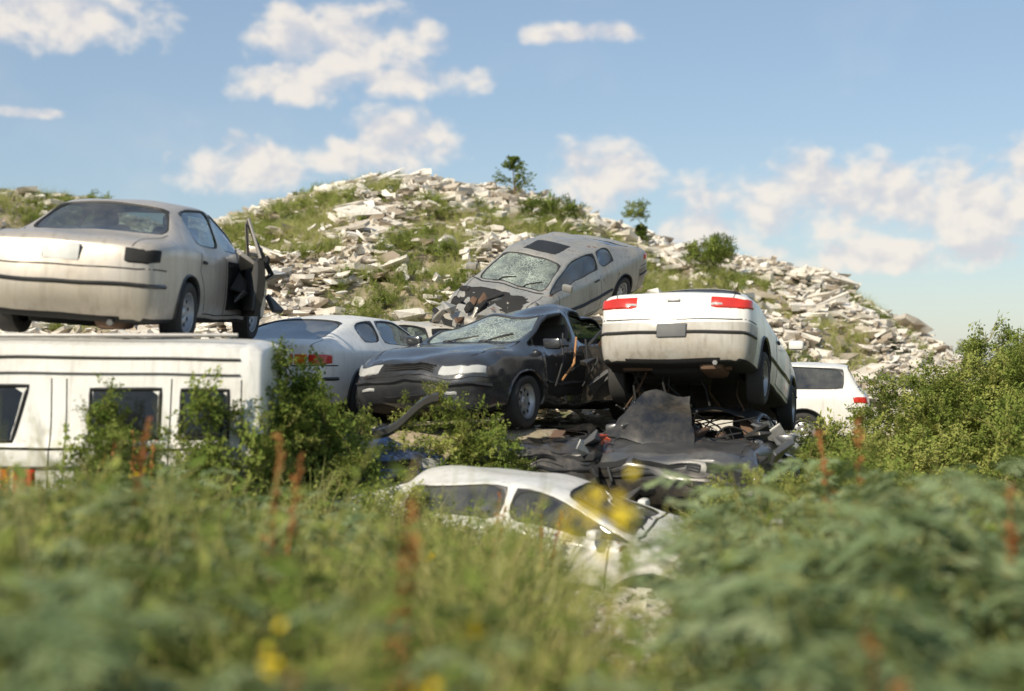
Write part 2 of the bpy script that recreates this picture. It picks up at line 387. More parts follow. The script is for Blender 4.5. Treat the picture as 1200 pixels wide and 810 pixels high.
    def front(s,wide=.62,hz=.64,h=.11,grille=True,lm=None,am=None,bar=None):
        lm=lm or M_clear; am=am or M_amber
        fx=s.sp['st'][-1]['x']+.08; W=s.sp['st'][-1]['w']; y0=W-.30
        for sg in (1,-1):
            s.patch('headlight',[[(fx,sg*.36,hz+h/2),(fx-.04,sg*(W-.06),hz+h/2),(fx-.25,sg*(W+.08),hz+h/2+.01)],[(fx,sg*.36,hz-h/2),(fx-.04,sg*(W-.06),hz-h/2),(fx-.22,sg*(W+.08),hz-h/2+.02)]],lm,.014)
            s.patch('indicator',[[(fx,sg*.42,.43),(fx,sg*.62,.43)],[(fx,sg*.42,.38),(fx,sg*.62,.38)]],am,.012,4,4)
        if grille:
            s.patch('grille',[[(fx,-.32,hz+.04),(fx,.32,hz+.04)],[(fx,-.32,hz-.045),(fx,.32,hz-.045)]],M_hole,.008)
            for q in range(3): s.ribbon('grille_bar',[(fx+.02,-.31,hz+.03-q*.028),(fx+.02,.31,hz+.03-q*.028)],.008,bar or M_trim,.014)
            if bar: s.ribbon('grille_trim',[(fx+.02,-.33,hz+.055),(fx+.02,.33,hz+.055)],.018,bar,.018)
        s.patch('air_intake',[[(fx,-.36,.36),(fx,.36,.36)],[(fx,-.36,.27),(fx,.36,.27)]],M_hole,.006)
        s.ribbon('bumper_strip',[(fx-.3,-W-.1,.5),(fx+.02,-W+.1,.5),(fx+.06,0,.5),(fx+.02,W-.1,.5),(fx-.3,W+.1,.5)],.045,M_rub,.014)
        s.ribbon('bumper_gap',[(fx-.3,-W-.1,.585),(fx,-W+.1,.565),(fx+.03,0,.565),(fx,W-.1,.565),(fx-.3,W+.1,.585)],.012,M_hole,.002)
    def rear(s,tz=.80,h=.13,y0=.42,cols=(M_red,),plate=(.62,M_plate),wrap=True,strip=M_rub,center=None,tl=True):
        rx=s.sp['st'][0]['x']-.06; W=s.sp['st'][0]['w']
        for sg in (1,-1):
            ys=[y0+(W-y0)*i/len(cols) for i in range(len(cols)+1)]
            for i,cm in enumerate(cols):
                a,b=ys[i]+.004,ys[i+1]-.004; last=i==len(cols)-1
                if not tl and sg<0: cm=M_hole
                top=[(rx,sg*a,tz+h/2),(rx+.01,sg*b,tz+h/2)]; bot=[(rx,sg*a,tz-h/2),(rx+.01,sg*b,tz-h/2)]
                if last and wrap: top.append((rx+.24,sg*(W+.1),tz+h/2-.01)); bot.append((rx+.22,sg*(W+.1),tz-h/2+.02))
                s.patch('tail_light',[top,bot],cm,.014,8,10)
        if center: s.patch('rear_panel',[[(rx,-y0+.02,tz+h/2-.01),(rx,y0-.02,tz+h/2-.01)],[(rx,-y0+.02,tz-h/2+.01),(rx,y0-.02,tz-h/2+.01)]],center,.006)
        if plate:
            l,nn,_,_=s.bvh.find_nearest(Vector((rx-.05,0,plate[0])))
            s.patch('plate_recess',[[(rx-.03,-.2,plate[0]+.085),(rx-.03,.2,plate[0]+.085)],[(rx-.03,-.2,plate[0]-.085),(rx-.03,.2,plate[0]-.085)]],M_trim,.003)
            s.add('number_plate',rbox(l+Vector((-.016,0,0)),(.012,.32,.15),.004),plate[1])
        s.ribbon('bumper_gap',[(rx+.35,-W-.1,.67),(rx,-W+.1,.665),(rx-.03,0,.665),(rx,W-.1,.665),(rx+.35,W+.1,.67)],.014,M_hole,.002)
        if strip: s.ribbon('bumper_strip',[(rx+.35,-W-.1,.52),(rx-.02,-W+.1,.52),(rx-.06,0,.52),(rx-.02,W-.1,.52),(rx+.35,W+.1,.52)],.04,strip,.012)
        gx=s.sp['st'][s.sp['rg'][0]]['x']
        for sg in (1,-1): s.ribbon('boot_gap',[(gx-.03,sg*.68,1.15),(rx+.12,sg*.66,1.05),(rx,sg*.64,.9)],.011,M_hole,.002)
    def open_door(s,side,x0,ln,ang,mat,z0=.28):
        W=s.sp['st'][5]['w']; bz=s.sp['belt']; a=math.radians(ang)
        def T(u,v,z): 
            d=Vector((-math.cos(a),side*math.sin(a),0)); n=Vector((math.sin(a),side*math.cos(a),0)); return Vector((x0,side*(W-.02),0))+d*u+n*v+Vector((0,0,z))
        def slab(u0,u1,z0_,z1_,v0,v1):
            V=[];F=[]; nz=5
            for i in range(nz+1):
                z=z0_+(z1_-z0_)*i/nz; b=.03*math.sin(math.pi*i/nz)
                V+=[T(u0,v1+b,z),T(u1,v1+b,z),T(u1,v0,z),T(u0,v0,z)]
            for i in range(nz):
                for k in range(4): F.append([4*i+k,4*i+(k+1)%4,4*i+4+(k+1)%4,4*i+4+k])
            F+= [[3,2,1,0],[4*nz+k for k in range(4)]]; return V,F
        s.add('open_door',slab(0,ln,z0,bz-.02,-.05,.0),mat); s.add('open_door_card',slab(.05,ln-.04,z0+.06,bz-.06,-.075,-.055),M_trim)
        s.add('open_door_frame',tube([T(.08,-.02,bz-.03),T(.5,-.12,bz+.33),T(ln-.05,-.16,bz+.38),T(ln,-.03,bz-.03)],.018),mat)
    def scrap(s,n,xr,yr,zr,mats,big=.4):
        for q in range(n):
            R=Matrix.Rotation(random.uniform(-1.2,1.2),3,'X')@Matrix.Rotation(random.uniform(-1,1),3,'Z')@Matrix.Rotation(random.uniform(-.6,.6),3,'Y')
            V,F=rbox((0,0,0),(random.uniform(.1,big),random.uniform(.04,big*.7),random.uniform(.012,.06)),.006,None,1)
            c=Vector((random.uniform(*xr),random.uniform(*yr),random.uniform(*zr)))
            V=[c+R@(v+Vector((0,0,.5*v.x*v.y*6))) for v in V]; s.add('scrap',(V,F),random.choice(mats),False)
    def done(s,keep_glass=True):
        V,F,MI=s.body; m=s.mats
        slots=[m[0],M_dark,M_rub,m[1],m[2],m[3],m[4],m[5]]
        F2=[];M2=[]
        for f,i in zip(F,MI):
            if slots[i] is None: continue
            F2.append(f); M2.append(i)
        s.parts.append(('body',V,F2,[x or M_dark for x in slots],M2,True))
        for nm,V,F,mats,mi,sm in s.parts:
            W=[Vector(s.deform(Vector(v))) if s.deform else v for v in V]
            me=bpy.data.meshes.new(nm); me.from_pydata([tuple(v) for v in W],[],F)
            for x in mats: me.materials.append(x)
            if mi: me.polygons.foreach_set('material_index',mi)
            me.polygons.foreach_set('use_smooth',[sm]*len(me.polygons))
            if sm: me.set_sharp_from_angle(angle=math.radians(50 if nm=='body' else 40))
            o=bpy.data.objects.new(nm,me); sc.collection.objects.link(o); o.parent=s.e
def nz(v,f,seed=0):
    return Vector((noise.noise(v*f+Vector((seed,0,0))),noise.noise(v*f+Vector((0,seed+7,0))),noise.noise(v*f+Vector((0,3,seed+11)))))
def dent(amp,f=1.6,seed=0,mask=None):
    def fn(v):
        a=amp*(mask(v) if mask else 1); return v+nz(v,f,seed)*a
    return fn
def sm(a,b,x): t=max(0,min(1,(x-a)/(b-a))); return t*t*(3-2*t)

P_champ=paint('champagne_paint',(.52,.465,.40),.35,.33,.55)
P_white=paint('white_paint',(.80,.78,.73),0,.28,.42)
P_white2=paint('old_white_paint',(.76,.74,.69),0,.35,.5,.12)
P_cream=paint('cream_paint',(.62,.58,.5),0,.4,.7,.25)
P_grey=paint('charcoal_paint',(.042,.045,.05),.3,.2,.22,.08,(.25,.23,.2),.7)
P_black=paint('black_paint',(.015,.016,.018),.1,.25,.35,.15)
P_silver=paint('silver_paint',(.36,.35,.32),.4,.4,.8,.3)
P_dsil=paint('gunmetal_paint',(.09,.092,.096),.4,.3,.4,.25,(.3,.27,.22))
P_blue=paint('blue_paint',(.03,.08,.22),.2,.35,.4,.2)
P_red=paint('red_paint',(.5,.07,.03),0,.4,.4,.2)
P_bump=paint('grey_bumper_paint',(.46,.44,.40),0,.45,.8)

# 1 champagne sedan on van
c=Car('silver_sedan',SEDAN,(P_champ,P_champ,M_glass,M_glass,M_glass,M_glass),(-3.90,14.9,2.22),(.05,1),-2,4,deform=dent(.022,2.2,1),seat=M_seat)
c.standard(mould=None); c.front(); c.rear(tz=.80,h=.17,y0=.56,tl=False,plate=(.80,M_plate),strip=P_champ)
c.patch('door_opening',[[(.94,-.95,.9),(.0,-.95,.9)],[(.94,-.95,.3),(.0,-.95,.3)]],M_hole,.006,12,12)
c.open_door(-1,.95,.98,22,P_champ)
for q in range(6): c.add('bent_rod',tube([(.9-q*.12,-.95,.5),(.8-q*.1,-1.15-.03*q,.75),(.6-q*.1,-1.05,1.0+.05*q)],.014),M_rub)
c.scrap(8,(.1,.9),(-1.25,-.95),(.35,.9),[P_champ,M_trim,P_cream,M_dark],.3)
c.done()
# van
v=Car('white_camper_van',VAN,(P_white2,P_white2,M_gdark,M_gdark,M_gdark,M_gdark),(-4.68,13.12,.06),(-1,.0),0,0,deform=dent(.018,1.2,3))
v.standard(mirrors=False,shut=False)
for zz,ww in ((1.95,.03),(1.80,.02),(1.17,.025),(.98,.03),(.55,.05)): v.ribbon('body_moulding',[(-2.35,1.05,zz),(1.2,1.05,zz)],ww,P_white2,.016,30)
def vwin(x0,x1,z0,z1,sl=0):
    v.patch('side_window',[[(x0,1.0,z1),(x1+sl,1.0,z1)],[(x0,1.05,z0),(x1,1.05,z0)]],M_win,.012,8,8)
    v.ribbon('window_seal',[(x0,1.03,z0),(x1,1.03,z0),(x1+sl,1.0,z1),(x0,1.0,z1),(x0,1.03,z0)],.035,M_rub,.012,8)
vwin(-1.06,-1.66,1.26,1.66); vwin(-1.84,-2.24,1.26,1.66); vwin(.38,-.40,1.22,1.68,-.12)
for x in (-.72,-.85,-1.75,-2.36): v.ribbon('panel_gap',[(x,1.0,1.75),(x,1.05,1.1),(x,1.05,.35)],.012,M_hole,.003)
v.patch('lower_panel',[[(-.55,1.05,.93),(1.2,1.05,.93)],[(-.55,1.05,.6),(1.2,1.05,.6)]],P_cream,.008)
v.patch('side_light',[[(-.62,1.05,.98),(-.42,1.05,.98)],[(-.62,1.05,.72),(-.42,1.05,.72)]],M_red,.03)
v.patch('side_light',[[(-.40,1.05,.98),(-.32,1.05,.98)],[(-.40,1.05,.72),(-.32,1.05,.72)]],M_amber,.03)
v.add('roof_rack',tube([(-2.3,.76,2.12),(1.0,.76,2.12)],.02),M_metal)
v.done()
v=Car('white_camper_van',VAN,(P_cream,P_cream,M_gdark,M_gdark,M_gdark,M_gdark),(-5.55,16.3,.06),(-1,-.02),0,0,deform=dent(.02,1.2,9)); v.standard(mirrors=False); v.done()
# 3 white hatchback
c=Car('white_hatchback',HATCH,(P_white,P_white,M_glass,M_gdark,M_gdark,M_gdark),(-2.15,18.2,1.24),(.33,.944),0,0,deform=dent(.014,2,5))
c.standard(mould=M_rub); c.front(); c.rear(tz=.74,h=.13,y0=.28,cols=(M_red,M_amber,M_red),plate=(.56,M_plate),center=M_trim); c.done()
# 4 dark sedan, front to camera
def df4(v):
    a=.02+.05*sm(.95,1.3,v.z)+.05*sm(.0,.9,v.y)*sm(-1.4,-.2,v.x)*(1-sm(.6,1.6,v.x))+.045*sm(1.2,2.2,v.x)
    w=v+nz(v,2.6,2)*a+nz(v,7,3)*.012*sm(.9,1.6,v.x)
    w.z-=.10*sm(1.0,1.4,v.z)*sm(-1,.4,v.x)*sm(-.6,.5,-v.y)
    return w
c=Car('wrecked_dark_sedan',SEDAN,(P_grey,P_grey,M_crack,M_crack,None,M_glass),(.06,17.5,1.22),(-.5,-.866),0,0,deform=df4)
c.standard(mould=M_rub,wheels=(1,1,1,1)); c.front(hz=.665,h=.13,am=M_clear,bar=M_metal); c.rear()
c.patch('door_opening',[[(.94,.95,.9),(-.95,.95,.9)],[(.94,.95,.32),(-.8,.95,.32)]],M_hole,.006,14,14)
c.open_door(1,-.03,.85,30,P_black); 
for q in range(7):
    x=.8-q*.25; c.add('bent_rod',tube([(x,.93,.45+.1*q%.3),(x-.2,1.0,.75),(x-.42,.88,1.1-.05*q)],.012),M_wire if q==1 else M_rub)
c.scrap(12,(-1.2,.8),(.8,1.15),(.3,1.1),[P_black,P_black,M_trim,M_rustm],.4)
c.done()
# 5 silver wreck on hill
def df5(v):
    a=.03+.10*sm(1.1,1.8,v.x); w=v+nz(v,3,4)*a+nz(v,8,5)*.03*sm(1.0,1.6,v.x); w.z-=.16*sm(1.0,2.2,v.x); return w
c=Car('wrecked_silver_hatchback',HATCH,(P_silver,P_dsil,M_crack,M_glass,M_glass,M_glass),(.47,21.8,2.62),(-.57,-.82),17,-14,deform=df5,seat=M_seat2,scale=.9)
c.standard(wheels=(1,1,0,0),mould=M_rub); c.front(grille=True,lm=M_hole); c.rear()
c.patch('sunroof',[[(.28,-.36,1.4),(.28,.36,1.4)],[(-.3,-.36,1.4),(-.3,.36,1.4)]],M_rub,.012); c.patch('engine_bay',[[(2.05,-.6,.95),(2.05,.6,.95)],[(1.3,-.62,1.0),(1.3,.62,1.0)]],M_dark,.01)
for q in range(14):
    x=random.uniform(1.35,2.1); y=random.uniform(-.6,.6); c.add('engine_part',rbox((x,y,.84+random.uniform(-.1,.04)),(random.uniform(.08,.22),random.uniform(.08,.25),random.uniform(.06,.15)),.02,Matrix.Rotation(random.uniform(-.6,.6),3,'X')),random.choice([M_rustm,M_metal,M_trim,M_dark]))
c.scrap(14,(1.3,2.3),(-.8,.8),(.5,.95),[M_rustm,M_trim,P_silver,M_dark],.4)
c.add('bent_hood',rbox((2.05,-.35,.62),(.55,.7,.03),.01,Matrix.Rotation(1.0,3,'Y')@Matrix.Rotation(.3,3,'X')),P_silver)
c.done()
# 6 white coupe
c=Car('white_coupe',COUPE,(P_white,P_bump,M_glass,M_gdark,M_glass,M_glass),(2.42,17.5,1.35),(.309,.951),10,0,deform=dent(.014,2,6))
c.standard(mould=P_bump,wdrop=(.10,.05)); c.front(); c.rear(tz=.865,h=.155,y0=.38,cols=(M_red,),plate=(.54,M_trim),strip=P_bump)
for sg in (1,-1): c.patch('reverse_light',[[(-2.36,sg*.40,.86),(-2.36,sg*.56,.86)],[(-2.36,sg*.40,.82),(-2.36,sg*.56,.82)]],M_clear,.02,4,4)
c.add('badge',rbox((-2.345,0,.88),(.02,.14,.035),.008),M_metal)
c.add('spare_wheel_well',rbox((-1.75,0,.2),(.6,.62,.16),.08),M_dark)
c.add('tow_beam',tube([(-2.0,-.6,.2),(-2.0,.6,.2)],.04),M_rustm)
for q in range(16):
    x=random.uniform(-2,-.8); y=random.uniform(-.7,.7); c.add('hanging_part',tube([(x,y,.2),(x+random.uniform(-.1,.1),y+random.uniform(-.1,.1),.02),(x+random.uniform(-.2,.2),y+random.uniform(-.3,.3),-.18)],.012),random.choice([M_rustm,M_rub,M_dark,M_rub]))
c.done()
# 7 dark crushed car underneath
def df7(v):
    w=v.copy()
    if w.z>.92: w.z=.92+(w.z-.92)*.8
    return w+nz(v,2.6,8)*(.05+.05*sm(.9,2.2,v.x))+nz(v,7,18)*.03*sm(.6,1.6,v.x)
JM=[M_rustm,M_metal,M_trim,P_dsil,P_black,P_black,M_dark]
c=Car('crushed_dark_car',SEDAN,(P_dsil,P_black,None,None,None,None),(2.22,16.4,.14),(-.30,-.954),-3,-3,deform=df7)
c.standard(wheels=(1,1,1,1),rim=M_rustm); c.front(hz=.66,lm=M_hole,am=M_hole); c.rear()
V=[];F=[]
for i in range(9):
    for j in range(9):
        u=i/8; w_=j/8; wd=.98*(1-.5*u); y=-.36+(w_-.5)*wd+.06*u; x=1.62-.42*u+.05*math.sin(3*w_+2*u); V.append(Vector((x,y,.88+.66*u-.05*(w_-.5)**2+.02*math.sin(7*w_+5*u))))
for k in range(81): V.append(V[k]+Vector((-.03,0,.0)))
for i in range(8):
    for j in range(8):
        a=i*9+j; F.append([a,a+1,a+10,a+9]); F.append([81+a+9,81+a+10,81+a+1,81+a])
for j in range(8): F.append([72+j,72+j+1,153+j+1,153+j]); F.append([j+1,j,81+j,81+j+1])
for i in range(8): F.append([i*9,i*9+9,81+i*9+9,81+i*9]); F.append([i*9+17,i*9+8,81+i*9+8,81+i*9+17])
c.add('folded_hood',(V,F),P_black,True)
c.scrap(22,(.0,1.4),(-.85,.95),(.95,1.2),JM,.4); c.scrap(26,(1.9,2.5),(-.9,.95),(.2,.75),JM+[P_bump],.4); c.scrap(18,(-.8,1.8),(.75,1.05),(.3,1.1),JM+[P_bump],.4)
for q in range(22):
    x=random.uniform(-1,1.3); y=random.uniform(-.8,.9); c.add('bent_pipe',tube([(x,y,.9),(x+random.uniform(-.3,.3),y+random.uniform(-.3,.3),1.1),(x+random.uniform(-.5,.5),y+random.uniform(-.5,.5),1.3)],.011),random.choice([M_rustm,M_metal,M_rub,M_rub]))
c.done()
def df10(v):
    w=v.copy()
    if w.z>.8: w.z=.8+(w.z-.8)*.3
    return w+nz(v,2.6,31)*.08+nz(v,7,38)*.04*sm(.6,1.6,v.x)
c=Car('crushed_dark_car',HATCH,(P_black,P_black,None,None,None,None),(.40,16.6,.22),(-.12,-.99),-3,4,deform=df10); c.standard(rim=M_rustm); c.front(lm=M_hole,am=M_hole)
c.scrap(30,(.4,2.2),(-.85,.85),(.7,1.05),JM+[P_red],.45)
c.done()
# 8 cream crushed sedan in front
def df8(v):
    w=v.copy()
    if w.z>.88: w.z=.88+(w.z-.88)*.74
    return w+nz(v,2.0,12)*.05+nz(v,6,13)*.025*sm(.9,1.8,v.x)
CX,CY=.12,13.25
c=Car('crushed_white_sedan',SEDAN,(P_white2,P_white2,M_glass,M_glass,None,M_gdark),(CX,CY,-.36),(.955,-.297),5,2,deform=df8)
c.standard(mould=M_rub); c.front(); c.rear(); c.done()
# blue crushed
def df9(v):
    w=v.copy()
    if w.z>.85: w.z=.85+(w.z-.85)*.15
    return w+nz(v,2.4,15)*.06
c=Car('crushed_blue_car',HATCH,(P_blue,P_blue,None,None,None,None),(-2.75,15.5,.30),(.72,-.69),0,0,deform=df9); c.standard(rim=M_rustm); c.front(am=M_clear); c.done()
# wagon
c=Car('white_station_wagon',WAGON,(P_white,P_white,M_glass,M_gdark,M_gdark,M_gdark),(3.45,23.6,.58),(-.97,.24),0,0,deform=dent(.014,2,22)); c.standard(mould=M_rub); c.front(); c.rear(); c.open_door(1,-.03,.9,38,P_white); c.done()
# pale car behind
c=Car('white_hatchback',HATCH,(P_cream,P_cream,M_glass,M_glass,M_glass,M_glass),(-1.9,20.4,1.27),(-.9,-.42),0,-3,deform=dent(.05,2,25)); c.standard(); c.front(); c.rear(); c.done()
# red bumper
V=[];F=[]
for i in range(15):
    t=i/14; p=Vector((-1.72+1.0*t,13.95+.2*math.sin(3*t),1.05+.52*t+.05*math.sin(9*t)))
    for k,(dy,dz_) in enumerate(((0,-.05),(-.05,-.02),(-.05,.04),(0,.06))): V.append(p+Vector((0,dy,dz_)))
    if i:
        a=4*i
        for k in range(4): F.append([a-4+k,a-4+(k+1)%4,a+(k+1)%4,a+k])
me=bpy.data.meshes.new('car_bumper'); me.from_pydata([tuple(p) for p in V],[],F); me.materials.append(P_red); o=bpy.data.objects.new('car_bumper',me); sc.collection.objects.link(o)

# ------------------------------------------------------------------ terrain
def vn(x,y,seed=0):
    xi=np.floor(x); yi=np.floor(y); fx=x-xi; fy=y-yi; fx=fx*fx*(3-2*fx); fy=fy*fy*(3-2*fy)
    def h(a,b):
        s=np.sin(a*127.1+b*311.7+seed*74.7)*43758.5453; return s-np.floor(s)
    return (h(xi,yi)*(1-fx)+h(xi+1,yi)*fx)*(1-fy)+(h(xi,yi+1)*(1-fx)+h(xi+1,yi+1)*fx)*fy
def fbm(x,y,seed=0,o=4):
    r=0;a=.5
    for i in range(o): r=r+a*(vn(x*2**i,y*2**i,seed+i)-.5); a*=.5
    return r
def sst(a,b,x): t=np.clip((x-a)/(b-a),0,1); return t*t*(3-2*t)
RX=[-60,-45,-35,-25,-17,-13.7,-12.3,-10.3,-8.9,-7.4,-5.7,-3.4,-1.8,0,1.1,2.3,3.6,5.2,6.8,8.2,9.1,10.5,11.4,13.7,18]
RZ=[0,1.5,3.5,6,6.5,6.5,6.6,6.0,5.85,6.1,6.5,6.8,6.85,6.6,6.45,6.05,5.6,5.05,4.75,4.35,3.5,2.7,1.9,.5,0]
def H(x,y):
    x=np.asarray(x,float); y=np.asarray(y,float)
    R=np.maximum(np.interp(x,RX,RZ)-.25,0)
    y0=np.interp(x,[-30,1.5,4,8,12],[19.3,19.3,23.5,27,30])
    yr=38+1.5*np.sin(x*.5)
    t=np.clip((y-y0)/(yr-y0),0,1)
    h=R*np.power(t,.62)*(1-sst(yr+1.5,yr+18,y))
    h=h+fbm(x*.6,y*.6,3)*.9*sst(.02,.3,t)*(R>.3)*(1-sst(yr+8,yr+18,y))*(1-.6*sst(.8,1,t))
    lim=.2+(y-15)*.3
    T=1.17*sst(-6.5,-5,x)*(1-sst(lim,lim+.6,x))*sst(14.9,15.9,y)*(1-sst(21,24,y))
    T2=.58*sst(1.5,3.5,x)*(1-sst(9,13,x))*sst(20.5,22.5,y)*(1-sst(30,40,y))
    h=np.maximum(np.maximum(h,T),T2)
    far=np.hypot(x,y); h=h+fbm(x*.35,y*.35,9)*.12*sst(1,4,y)+fbm(x*.01,y*.01,11)*4*sst(80,300,far)
    return h
def axis(a,b,step,far):
    c=list(np.arange(a,b+1e-6,step)); s=step; lo=[a]; 
    while lo[-1]>-far: s*=1.25; lo.append(lo[-1]-s)
    s=step; hi=[b]
    while hi[-1]<far: s*=1.25; hi.append(hi[-1]+s)
    return np.array(lo[1:][::-1]+c+hi[1:])
gx=axis(-18,14,.25,2500); gy=axis(0,42,.25,2500)
X,Y=np.meshgrid(gx,gy); Z=H(X,Y); nx=len(gx); ny=len(gy)
V=np.stack([X.ravel(),Y.ravel(),Z.ravel()],1); ii,jj=np.meshgrid(np.arange(nx-1),np.arange(ny-1)); a=(jj*nx+ii).ravel()
m,nt,p=newmat('ground_dirt'); tc=N(nt,'ShaderNodeTexCoord').outputs['Object']
n1=noise_(nt,tc,.5,5,.6); n2=noise_(nt,tc,6,6,.7); n3=noise_(nt,tc,40,3,.6)
cc=mixc(nt,n2,(.26,.19,.12),(.50,.42,.31)); g=mixc(nt,n2,(.06,.08,.02),(.14,.14,.05))
cc=mixc(nt,mapr(nt,n1,.47,.6),cc,g); cc=mixc(nt,mapr(nt,n3,.55,.7,0,.5),cc,(.55,.49,.4)); L(nt,cc,p.inputs['Base Color']); p.inputs['Roughness'].default_value=.95
b=N(nt,'ShaderNodeBump'); b.inputs['Strength'].default_value=.8; b.inputs['Distance'].default_value=.05; L(nt,n2,b.inputs['Height']); L(nt,b.outputs[0],p.inputs['Normal'])
mesh_np('ground',V,np.stack([a,a+1,a+nx+1,a+nx],1),[m],smooth=True)

# ------------------------------------------------------------------ rubble
patches=[(-1.6,28,.9,4.4),(.4,31.5,1.4,2.4),(3.1,31,1.8,3.9),(-5.2,30.5,2.0,4.0),(-2.3,24.2,.9,1.2),(-5,37,.8,1),(-3.4,37,.6,1),(-11.5,36,1.8,3),(-.95,22.8,.5,.9),(5.2,33,1.0,2.2),(-8.5,33,1.3,2.2),(9,34,.8,2),(1.2,36,.9,1),(7,30,.6,1.6),(-3.8,27,.5,.7),(-7,25,1.2,1.2),(2.3,26.5,.6,1.2),(5.6,27,1,1),(-3.2,33,.6,1.5),(-.2,25.5,.4,1)]
def gmask(x,y):
    r=np.zeros_like(x)
    for px,py,rx,ry in patches:
        d=((x-px)/rx)**2+((y-py)/ry)**2; r=np.maximum(r,np.clip(1.4-d,0,1))
    return np.clip(r+fbm(x*1.3,y*1.3,21)*1.2,0,1)*(r>0)
def slabs(x,y,rad,th,zoff,tilt,var):
    n=len(x); k=6; ang=(np.arange(k)[None]+rng.uniform(-.48,.48,(n,k)))*2*np.pi/k
    rr=rad[:,None]*rng.uniform(.45,1.25,(n,k)); el=rng.uniform(.35,1.,n)[:,None]
    lx=rr*np.cos(ang); ly=rr*np.sin(ang)*el
    sh=rng.uniform(.65,1.05,(n,k))
    top=np.stack([lx,ly,np.repeat(th[:,None]/2,k,1)*rng.uniform(.3,1.4,(n,k))],2); bot=np.stack([lx*sh,ly*sh,-np.repeat(th[:,None]/2,k,1)*rng.uniform(.3,1.4,(n,k))],2)
    P=np.concatenate([top,bot],1)
    yaw=rng.uniform(0,2*np.pi,n); ta=rng.uniform(0,2*np.pi,n); tl=tilt
    ax=np.stack([np.cos(ta),np.sin(ta),0*ta],1)
    cy,sy=np.cos(yaw),np.sin(yaw)
    Q=P.copy(); Q[:,:,0]=P[:,:,0]*cy[:,None]-P[:,:,1]*sy[:,None]; Q[:,:,1]=P[:,:,0]*sy[:,None]+P[:,:,1]*cy[:,None]
    c=np.cos(tl)[:,None,None]; s=np.sin(tl)[:,None,None]; A=ax[:,None,:]
    Q=Q*c+np.cross(np.broadcast_to(A,Q.shape),Q)*s+A*(Q*A).sum(2,keepdims=True)*(1-c)
    Q+=np.stack([x,y,H(x,y)+zoff],1)[:,None,:]
    f=[[0,1,2,3],[0,3,4,5],[9,8,7,6],[11,10,9,6]]+[[i,i+6,(i+1)%6+6,(i+1)%6] for i in range(6)]
    F=(np.array(f)[None]+np.arange(n)[:,None,None]*12).reshape(-1,4)
    return Q.reshape(-1,3),F,np.repeat(var,10)
n=56000; x=rng.uniform(-21,12.5,n); y=rng.uniform(18.5,41.5,n)
y0=np.interp(x,[-30,1.5,4,8,12],[19.6,19.9,24,27,30]); keep=(y>y0-.3)&(H(x,y)>.55)
keep&=rng.random(n)>gmask(x,y)*.96; keep&=~((np.abs(x-3.45)<2.6)&(np.abs(y-23.6)<1.3))
keep&=~((np.abs(x-.45)<1.5)&(np.abs(y-21.8)<1.3)); keep&=~((np.abs(x+1.9)<2.2)&(np.abs(y-20.4)<1.2))
x=x[keep];y=y[keep];n=len(x); rad=np.clip(rng.lognormal(-2.05,.6,n),.045,.5); th=np.clip(rad*rng.uniform(.1,.45,n),.018,.12)
big=fbm(x*.8,y*.8,77)>.03; rad=np.where(big,rad*1.25,rad*.85)
tilt=np.abs(rng.normal(0,.36,n)); q=rng.random(n)<.14; tilt[q]=rng.uniform(.6,1.4,q.sum()); tilt=np.where(rad>.3,np.minimum(tilt,.45),tilt)
R1=slabs(x,y,rad,th,rng.uniform(-.04,.24,n)+.3*np.clip(fbm(x*1.5,y*1.5,91),0,1),tilt,rng.random(n))
n=1500; x=np.concatenate([rng.normal(.95,.55,1250),rng.uniform(-3,5,250)]); y=np.concatenate([rng.normal(11.0,1.1,1250),rng.uniform(11,20,250)]); rad=np.clip(rng.lognormal(-3.2,.5,n),.02,.13)
R2=slabs(x,y,rad,rad*.5,rng.uniform(0,.02,n),np.abs(rng.normal(0,.3,n)),rng.random(n))
m,nt,p=newmat('broken_concrete'); tc=N(nt,'ShaderNodeTexCoord').outputs['Object']; at=N(nt,'ShaderNodeAttribute',attribute_name='var')
n2=noise_(nt,tc,5,5,.65); cr=N(nt,'ShaderNodeValToRGB'); e=cr.color_ramp.elements; e[0].color=(.38,.31,.23,1); e[1].color=(.82,.77,.69,1); e.new(.3).color=(.69,.63,.54,1); e.new(.06).color=(.28,.22,.16,1); L(nt,at.outputs['Fac'],cr.inputs[0])
c_=mixc(nt,mapr(nt,n2,.45,.8,0,.5),cr.outputs[0],(.38,.31,.22)); L(nt,c_,p.inputs['Base Color']); p.inputs['Roughness'].default_value=.9
b=N(nt,'ShaderNodeBump'); b.inputs['Strength'].default_value=.6; b.inputs['Distance'].default_value=.03; L(nt,noise_(nt,tc,14,4,.7),b.inputs['Height']); L(nt,b.outputs[0],p.inputs['Normal'])
V=np.concatenate([R1[0],R2[0]]); F=np.concatenate([R1[1],R2[1]+len(R1[0])]); mesh_np('concrete_rubble_pile',V,F,[m],var=np.concatenate([R1[2],R2[2]]))

